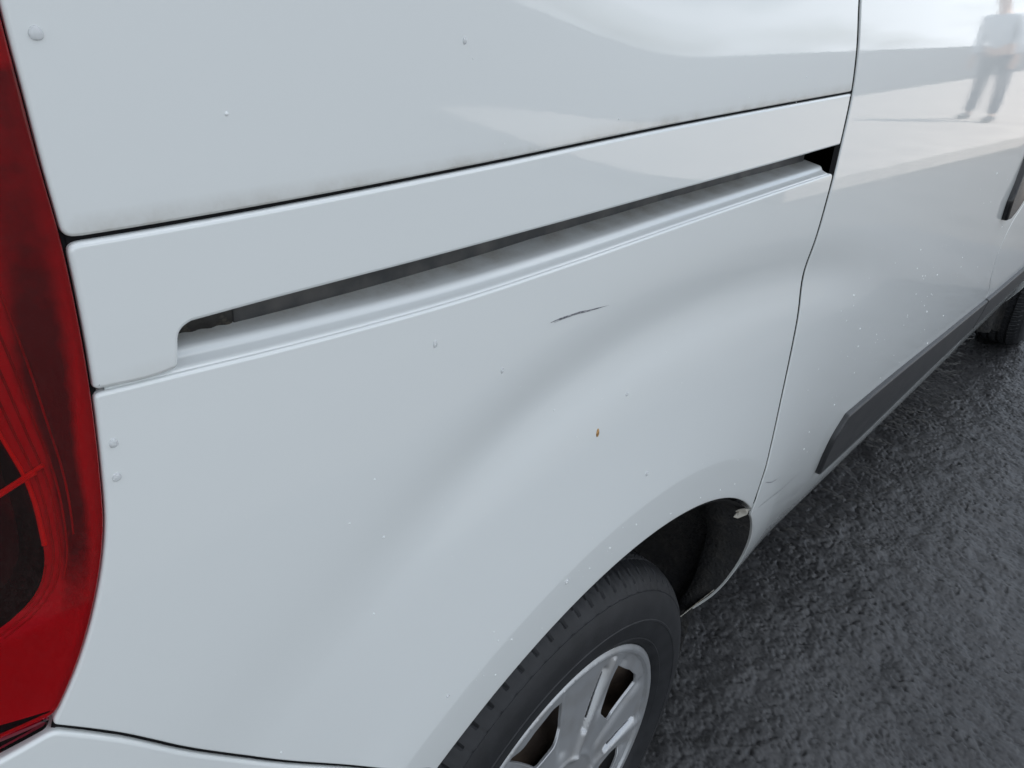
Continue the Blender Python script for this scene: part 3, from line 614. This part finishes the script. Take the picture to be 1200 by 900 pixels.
def treadmod(i, a, prof):
    k = i % 8; out_ = []
    for r, y in prof:
        d = 0
        sh_ = 2 if abs(y) < .03 else 0
        kk = (i+sh_+int(abs(y)*60)) % 8
        if r > .2893 and kk == 2: d = .0045 if r > .300 else .0012
        if r > .2893 and kk == 6 and abs(y) < .075: d = .0018
        out_.append((r-d, y))
    return out_
tyre = grid('tyre', lathe(tp, 640, treadmod), 'tyre', rimo, closed=True)
tyre.data.set_sharp_from_angle(angle=math.radians(28))
# raised sizing marks on the sidewall are worn; a moulded ring and small blocks remain
# brake drum behind the openings
grid('brake_drum', lathe([(.02, -.035), (.105, -.035), (.112, -.028), (.112, .03)], 48), 'rust', rimo, closed=True)
def copywheel(x, y, flip=False):
    r = rimo.copy(); COL.objects.link(r); r.location = (x, y, ZW); r.parent = van
    for c in rimo.children:
        d = c.copy(); COL.objects.link(d); d.parent = r
    if flip: r.rotation_euler = (0, 0, math.pi)
    r.rotation_euler.y = 0
    return r
copywheel(3.105, .130); copywheel(3.105, 2*YC-.130, True); copywheel(0, 2*YC-.130, True)
# ---------------------------------------------------------------- wheel arch liners
def liner(cx, r, left=False):
    A = []; sg = (lambda y: 2*YC-y) if left else (lambda y: y)
    for a in np.linspace(-28, 205, 90):
        row = []
        for y, dr in [(.0030, 0), (.010, -.001), (.045, -.002), (.078, -.002), (.080, .018), (.15, .030), (.22, .03), (.30, .02), (.345, -.02), (.352, -.08), (.352, -.22), (.352, -.40)]:
            ra = r+dr+.0025*math.sin(a*.35)*(y > .03); sx, sz = cx+r*math.cos(math.radians(a)), ZW+r*math.sin(math.radians(a))
            tuck = float(pos(sx, max(sz, .30))[1])*max(0, 1-y/.14)
            row.append((cx+ra*math.cos(math.radians(a)), sg(y+tuck), ZW+ra*math.sin(math.radians(a))))
        A.append(row)
    return grid('wheel_arch_liner', A, 'liner', van, flip=not left)
liner(0, .434); liner(3.105, .398); liner(0, .434, True); liner(3.105, .398, True)
# torn pale sealer tabs at the two ends of the rear arch front
def blob(name, c, ax, m, parent, seed=0, n=12):
    rg = np.random.default_rng(seed); A = []
    for i in range(n//2+1):
        th = math.pi*i/(n//2); A.append([(c[0]+ax[0]*math.sin(th)*math.cos(p)*(1+.25*rg.normal()*(0 < j < n)), c[1]+ax[1]*math.sin(th)*math.sin(p), c[2]+ax[2]*math.cos(th)) for j, p in enumerate(np.linspace(0, 2*math.pi, n+1))])
    return grid(name, A, m, parent)
def plate(P, th=.0012, m='rawedge', name='seam_tab'):
    V = [pos(s_, z_)-frame(np.array([s_]), np.array([z_]))[2][0]*d for s_, z_, d in P]+[pos(s_, z_)-frame(np.array([s_]), np.array([z_]))[2][0]*(d+th) for s_, z_, d in P]; k = len(P)
    return link(name, mk(name, V, [tuple(range(k))[::-1], tuple(range(k, 2*k))]+[(i, (i+1) % k, (i+1) % k+k, i+k) for i in range(k)], smooth=False), m, van)
plate([(.2860, .6400, .003), (.2990, .6325, .002), (.3040, .6200, .003), (.2955, .6130, .010), (.2880, .6170, .013), (.2890, .6260, .011), (.2820, .6310, .012), (.2810, .6390, .007)])
plate([(.4325, .3700, .004), (.4335, .2880, .004), (.3950, .2860, .006), (.4060, .3030, .006), (.4230, .3230, .006)])
# ---------------------------------------------------------------- the rest of the body
def bigpanel(name, outline, **k): return panel(name, outline, step=.05, er=.003, parent=van, mirror=True, **k)
bigpanel('left_side_panel', ring([[(-.443, .95), (-.443, 1.74)], [(-.443, 1.74), (1.55, 1.74)], [(1.55, 1.74), (1.55, .30)], [(1.55, .30), (.44, .30)], arc(RA, 0, 125), [(-.27, .69), (-.443, .95)]], step=.03, fillet=.01))
bigpanel('left_door', ring([[(1.556, .30), (2.66, .30)], [(2.66, .30), (2.70, .80), (2.70, 1.14)], [(2.70, 1.14), (2.40, 1.44), (2.06, 1.735)], [(2.06, 1.735), (1.556, 1.735)], [(1.556, 1.735), (1.556, .30)]], step=.03, fillet=.01))
bigpanel('left_window', ring([[(1.66, 1.30), (1.66, 1.69)], [(1.66, 1.69), (2.02, 1.69)], [(2.02, 1.69), (2.50, 1.27)], [(2.50, 1.27), (1.66, 1.30)]], step=.03, fillet=.02), m='glass', extra=.001)
bigpanel('left_wing', o_fw); bigpanel('left_tail_light', o_lens, m='lampred'); bigpanel('left_bumper', o_bump)
# rear doors
for mi in (False, True):
    rd = panel('rear_door', ring([[(-.725, .78), (-1.528, .78)], [(-1.528, .78), (-1.528, 1.73)], [(-1.528, 1.73), (-.735, 1.73)], [(-.735, 1.73), (-.725, .78)]], step=.03, fillet=.02), m='paint', parent=van, er=.003, step=.04, mirror=mi)
    panel('rear_window', ring([[(-.80, 1.22), (-1.47, 1.22)], [(-1.47, 1.22), (-1.47, 1.62)], [(-1.47, 1.62), (-.80, 1.62)], [(-.80, 1.62), (-.80, 1.22)]], step=.03, fillet=.04), m='glass', parent=rd, er=.002, extra=.002, flange=.002, step=.05, mirror=mi)
    panel('corner_post', ring([[(-.446, 1.635), (-.446, 1.745)], [(-.446, 1.745), (-.73, 1.745)], [(-.73, 1.745), (-.73, 1.625), (-.70, 1.61)], [(-.70, 1.61), (-.50, 1.64), (-.446, 1.635)]], step=.02, fillet=.006), m='paint', parent=van, step=.03, mirror=mi)
    panel('rear_corner', ring([[(-.705, 1.60), (-.722, 1.2), (-.705, .93)], [(-.705, .93), (-.70, .83), (-.722, .78)], [(-.722, .78), (-.732, 1.60)]], step=.02, fillet=.004), m='paint', parent=van, step=.02, mirror=mi)
# roof, windscreen, bonnet, nose as lofted sheets
def loft(name, xs, half, hz, crown, m, n=21):
    A = []
    for x, hw, z in zip(xs, half, hz):
        A.append([(x, YC+hw*t, z+crown*(1-abs(t)**3)) for t in np.linspace(-1, 1, n)])
    return grid(name, A, m, van, flip=True)
hw = YC-.125
loft('roof', [-.662, -.60, -.3, .5, 1.3, 1.9, 2.03], [hw-.25, hw-.10, hw, hw, hw, hw, hw-.02], [1.735, 1.755, 1.755, 1.757, 1.757, 1.752, 1.735], .075, 'paint')
loft('windscreen', [2.03, 2.3, 2.55, 2.74], [hw-.02, YC-.085, YC-.05, YC-.03], [1.735, 1.53, 1.32, 1.15], .06, 'glass')
loft('bonnet', [2.74, 3.1, 3.5, 3.68], [YC-.03, YC-.02, YC-.06, YC-.20], [1.14, 1.10, 1.03, .98], .05, 'paint')
loft('nose', [3.68, 3.77, 3.80, 3.78, 3.76], [YC-.20, YC-.24, YC-.24, YC-.24, YC-.24], [.98, .85, .65, .45, .28], .0, 'paint')
# dark inner shell, added to keep the gaps black, and the floor
def prism(name, x0, x1, z0_, z1_, ins):
    zs = np.linspace(z0_, z1_, 12); A = []
    ss = np.linspace(x0, x1, 30)
    R_ = [[tuple(pos(s_, z_)+np.array([0, ins, 0])) for z_ in zs] for s_ in ss]
    L_ = [[(p[0], 2*YC-p[1], p[2]) for p in row] for row in R_]
    loop = [r_+l_[::-1]+[r_[0]] for r_, l_ in zip(R_, L_)]
    c0 = [tuple(np.mean(loop[0], 0))]*len(loop[0]); c1 = [tuple(np.mean(loop[-1], 0))]*len(loop[0])
    return grid(name, [c0]+loop+[c1], 'under', van)
prism('inner_shell', -.55, 1.95, .80, 1.73, .07); prism('inner_shell', 1.95, 3.45, .76, 1.02, .07)
prism('underbody', .50, 2.62, .32, .80, .09); prism('underbody', -.60, -.50, .40, .80, .12)
# ---------------------------------------------------------------- ground
me = mk('ground', [(-400, -400, 0), (400, -400, 0), (400, 400, 0), (-400, 400, 0)], [(0, 1, 2, 3)], smooth=False)
gr = link('ground', me, 'asphalt', kind='structure')
# the asphalt beside the van as relief: chippings of 5 to 15 mm standing in the bitumen
def chips():
    nx, ny = 1150, 480
    u = np.linspace(0, 1, nx); x = .20+4.6*(u*.55+.45*u**2.2); y = np.linspace(-1.15, .42, ny)
    X, Y = np.meshgrid(x, y, indexing='ij')
    def worley(cell, seed, k=1.0, flat=.5):
        g = np.random.default_rng(seed); gx = int(5.2/cell)+4; gy = int(1.9/cell)+4
        jx, jy, hh, an, el, tn = (g.random((gx, gy)) for _ in range(6))
        cx = np.floor((X)/cell).astype(int)+1; cy = np.floor((Y+1.3)/cell).astype(int)+1
        best = np.full(X.shape, -1.); tone = np.zeros(X.shape)
        for a in (-1, 0, 1):
            for b in (-1, 0, 1):
                i = cx+a; j = cy+b; px = (i-1+jx[i, j])*cell; py = (j-1+jy[i, j])*cell-1.3
                dx = X-px; dy = Y-py; th = an[i, j]*math.pi; c, s_ = np.cos(th), np.sin(th); r = cell*(.45+.45*hh[i, j])
                e_ = .65+.7*el[i, j]; qx = (dx*c+dy*s_)/(r*e_); qy = (-dx*s_+dy*c)/(r/e_)
                v = (1-np.sqrt(qx*qx+qy*qy))*(.35+hh[i, j]*.65); k_ = v > best; best = np.where(k_, v, best); tone = np.where(k_, tn[i, j], tone)
        return np.clip(best, -.35, flat), tone
    def smooth(n, seed):
        g = np.random.default_rng(seed); a = g.random((int(5.2*n)+4, int(1.9*n)+4)); fx = X*n; fy = (Y+1.3)*n; i = np.floor(fx).astype(int); j = np.floor(fy).astype(int); tx = sm(fx-i); ty = sm(fy-j)
        return (a[i, j]*(1-tx)+a[i+1, j]*tx)*(1-ty)+(a[i, j+1]*(1-tx)+a[i+1, j+1]*tx)*ty
    h1, t1 = worley(.0118, 1, flat=.13); h2, t2 = worley(.0064, 2, flat=.16); h3, _ = worley(.032, 3, flat=.5)
    lump = smooth(20, 4); low = smooth(5, 5); fine = smooth(210, 6)
    m = sm((lump-.25)/.5)
    m2 = sm((smooth(9, 8)-.3)/.4); H = .0185*h1*m*(.45+.55*m2)+.0105*h2*(1-.6*m)*(1-.4*m2)+.0040*h3+.0045*lump+.003*low+.0012*fine
    fade = sm((X-.20)/.12)*sm((4.8-X)/1.4)*sm((Y+1.15)/.12)*sm((.42-Y)/.06)
    Z = .0035+H*fade-.0045*(1-fade)
    return X, Y, Z, np.clip(.42*t1+.45*t2+.13*low, 0, 1)
X, Y, Z, TN = chips(); nx, ny = X.shape
me = bpy.data.meshes.new('asphalt_chippings'); me.vertices.add(nx*ny); me.vertices.foreach_set('co', np.stack([X, Y, Z], -1).astype(np.float32).ravel())
ii, jj = np.meshgrid(np.arange(nx-1), np.arange(ny-1), indexing='ij'); q = np.stack([ii*ny+jj, (ii+1)*ny+jj, (ii+1)*ny+jj+1, ii*ny+jj+1], -1).reshape(-1, 4)
me.loops.add(q.size); me.loops.foreach_set('vertex_index', q.ravel().astype(np.int32)); me.polygons.add(len(q)); me.polygons.foreach_set('loop_start', np.arange(0, q.size, 4, dtype=np.int32)); me.polygons.foreach_set('loop_total', np.full(len(q), 4, np.int32))
me.update(calc_edges=True); me.polygons.foreach_set('use_smooth', [True]*len(q))
at = me.attributes.new('dirt', 'FLOAT', 'POINT'); at.data.foreach_set('value', TN.astype(np.float32).ravel())
link('asphalt', me, 'asphaltnear', kind='structure')
# sunlit concrete pavement on the far side of the lane, behind its kerb
PV = [(4.6, -5.2), (90, -5.2), (90, -.6), (14, -.6), (5.8, -1.66), (4.6, -1.81)]
me = mk('pavement', [(*p, z) for z in (0, .11) for p in PV], [tuple(range(6, 12)), tuple(range(6))[::-1]]+[(i, (i+1) % 6, (i+1) % 6+6, i+6) for i in range(6)], smooth=False)
link('pavement', me, 'concrete', kind='structure')
# ---------------------------------------------------------------- drops of water and a seed on the paint
def drop(s_, z_, w_, h_, name='water_drop', m='water', lean=.0, thick=.32, n=16, parent=None):
    p = pos(s_, z_); ds, dz, nn = frame(np.array([s_]), np.array([z_])); nn = nn[0]; ds = ds[0]/np.linalg.norm(ds[0]); up = np.cross(nn, ds); up /= np.linalg.norm(up); up = up if up[2] > 0 else -up
    A = []
    for i in range(8):
        a = math.pi/2*i/7; r = math.sin(a); row = []
        for q in np.linspace(0, 2*math.pi, n+1):
            x = r*math.cos(q)*w_/2*(1+.18*math.sin(q)*-1); y = r*math.sin(q)*h_/2
            row.append(ds*(x+lean*y)+up*y+nn*(math.cos(a)**.8*w_*thick+.0001*0-.00015))
        A.append(row)
    c = np.array(A); me = mk(name, c.reshape(-1, 3), [(i*(n+1)+j, (i+1)*(n+1)+j, (i+1)*(n+1)+j+1, i*(n+1)+j+1) for i in range(7) for j in range(n)])
    o = link(name, me, m, parent); o.location = tuple(p); return o
DR = [(-0.4363, 1.2005, .0044, .0044, 'round water drop high on the white panel nearest the red tail light'),
      (-0.251, 1.197, .0026, .0036, 'water drop on the upper white panel, well above the middle of the track gap'),
      (-0.4385, 1.0511, .0036, .0044, 'upper of the two water drops beside the tail light under the track cover foot'),
      (-0.4399, 1.0352, .0036, .0040, 'lower of the two water drops beside the tail light under the track cover foot'),
      (-0.2657, 1.0427, .0030, .0046, 'longish water drop on the wing just below the track ledge'),
      (-0.2077, 1.0066, .0026, .0046, 'longish water drop on the wing above the dark curved shade'),
      (-0.0538, 0.9339, .0030, .0042, 'small water drop below the dark curved shade, above the brown seed'),
      (-0.1185, 0.7821, .0048, .0052, 'water drop on the flare of the wing over the rear tyre'),
      (-0.2512, 0.7526, .0030, .0026, 'water drop low on the wing near the lower end of the arch flare'),
      (-0.0105, 0.8399, .0040, .0050, 'faint water drop right of the brown seed, above the arch crease')]
for s_, z_, w_, h_, lb in DR: tag(drop(s_, z_, w_, h_), lb, 'water drop', 'water drops on the paint')
tag(drop(-0.0907, 0.9130, .0036, .0078, 'seed', 'seed', thick=.3), 'tiny brown seed stuck to the white wing below the scratch', 'seed')
# fine spray nobody could count, one object
V = []; F = []; 
def speck(s_, z_, r_):
    p = pos(s_, z_); nn = frame(np.array([s_]), np.array([z_]))[2][0]; u = np.cross(nn, [0, 0, 1]); u /= np.linalg.norm(u); v = np.cross(u, nn); b = len(V)
    for i, (rr, hh) in enumerate([(1., -.05), (.8, .35), (.4, .55)]):
        for j in range(7): a = 2*math.pi*j/7; V.append(p+r_*rr*(math.cos(a)*u+math.sin(a)*v)+nn*r_*hh)
    V.append(p+nn*r_*.6)
    for i in range(2):
        for j in range(7): F.append((b+i*7+j, b+i*7+(j+1) % 7, b+(i+1)*7+(j+1) % 7, b+(i+1)*7+j))
    for j in range(7): F.append((b+14+j, b+14+(j+1) % 7, b+21))
for k in range(75):
    s_ = .36+1.05*RNG.random()**1.1; z_ = .62+.35*RNG.random(); speck(s_, z_, .0004+.0009*RNG.random()**3*(1+s_))
for k in range(14): speck(.82+.15*RNG.normal(), .80+.03*RNG.normal(), .0005+.0008*RNG.random())
for k in range(26):
    s_ = -.42+.68*RNG.random(); z_ = 1.0-.2*abs(RNG.normal()); 
    if math.hypot(s_, z_-ZW) > .46: speck(s_, z_, .0003+.0007*RNG.random()**2)
for k in range(24):
    a = math.radians(45+75*RNG.random()); r_ = .45+.05*RNG.random(); speck(r_*math.cos(a), ZW+r_*math.sin(a), .0004+.0010*RNG.random()**2)
for k in range(12): speck(-.42+.66*RNG.random(), 1.145+.06*RNG.random()**1.5, .0003+.0008*RNG.random()**2)
sp = link('water_specks', mk('water_specks', V, F), 'spray', kind='stuff'); tag(sp, 'fine dried spray specks scattered over the white side of the van', 'water spray')

# ---------------------------------------------------------------- what the paint mirrors: a passer-by
def skinned(name, nodes, edges, m, parent=None, root=0, sub=2):
    me = bpy.data.meshes.new(name); me.from_pydata([n[:3] for n in nodes], edges, []); o = link(name, me, None, parent)
    sk = o.modifiers.new('skin', 'SKIN'); sk.use_smooth_shade = True
    for i, n in enumerate(nodes): v = me.skin_vertices[0].data[i]; v.radius = (n[3], n[4] if len(n) > 4 else n[3]); v.use_root = (i == root)
    o.modifiers.new('subdivision', 'SUBSURF').levels = sub; o.modifiers['subdivision'].render_levels = sub
    me.materials.append(M[m]); return o
def chain(*idx): return [(a, b) for a, b in zip(idx[:-1], idx[1:])]
P_ = [(0, 0, .98, .15, .11), (0, 0, 1.15, .135, .10), (0, 0, 1.34, .165, .11), (0, 0, 1.47, .09, .08), (0, 0, 1.55, .055), (.0, .01, 1.64, .078, .092), (.0, .01, 1.72, .075, .088), (.0, .01, 1.77, .045, .05)]
body = list(P_); E_ = chain(0, 1, 2, 3, 4, 5, 6, 7)
for sg in (-1, 1):
    k = len(body); body += [(sg*.10, 0, .88, .085), (sg*.16, .01+.05*sg, .50, .058), (sg*.21, .02+.10*sg, .10, .038), (sg*.21, .02+.10*sg, .045, .04), (sg*.23, .17+.10*sg, .035, .035)]
    E_ += [(0, k)]+chain(k, k+1, k+2, k+3, k+4)
    k = len(body); body += [(sg*.19, 0, 1.42, .06), (sg*.24, .01, 1.12, .045), (sg*.25, .08, .88, .030), (sg*.25, .10, .80, .032)]
    E_ += [(2, k)]+chain(k, k+1, k+2, k+3)
    for f_, (dx, dy, l_) in enumerate([(-.02, .03, .07), (0, .035, .08), (.0, .015, .085), (.0, -.005, .08), (.0, -.022, .065)]):
        q = len(body); body += [(sg*.25+dx*sg, .10+dy, .765, .010), (sg*.25+dx*sg*1.2, .11+dy, .765-l_*.7, .008)]; E_ += [(k+3, q), (q, q+1)]
pr = skinned('person', body, E_, 'skin'); pr.location = (10.4, -2.05, .11); pr.rotation_euler = (0, 0, 1.9)
tag(pr, 'passer-by in a pale jacket and dark jeans, standing on the pale pavement', 'person')
def sub_body(name, idx_pts, ed, m): return skinned(name, idx_pts, ed, m, pr)
tr = [(0, 0, .99, .165, .125)]; te = []
for sg in (-1, 1): k = len(tr); tr += [(sg*.10, 0, .86, .10), (sg*.16, .01+.05*sg, .50, .075), (sg*.21, .02+.10*sg, .09, .062)]; te += [(0, k)]+chain(k, k+1, k+2)
sub_body('trousers', tr, te, 'denim')
jk = [(0, 0, .93, .17, .13), (0, 0, 1.15, .155, .12), (0, 0, 1.34, .18, .125), (0, 0, 1.48, .085, .085)]; je = chain(0, 1, 2, 3)
for sg in (-1, 1): k = len(jk); jk += [(sg*.20, 0, 1.42, .075), (sg*.24, .01, 1.12, .06), (sg*.25, .075, .90, .048)]; je += [(2, k)]+chain(k, k+1, k+2)
sub_body('jacket', jk, je, 'jacket')
sub_body('hair', [(0, -.015, 1.70, .088, .10), (0, -.01, 1.765, .06, .07)], [(0, 1)], 'hair')
for sg in (-1, 1): sub_body('shoe', [(sg*.21, -.04+.10*sg, .05, .045), (sg*.22, .08+.10*sg, .045, .045), (sg*.23, .19+.10*sg, .035, .035)], [(0, 1), (1, 2)], 'blackp')
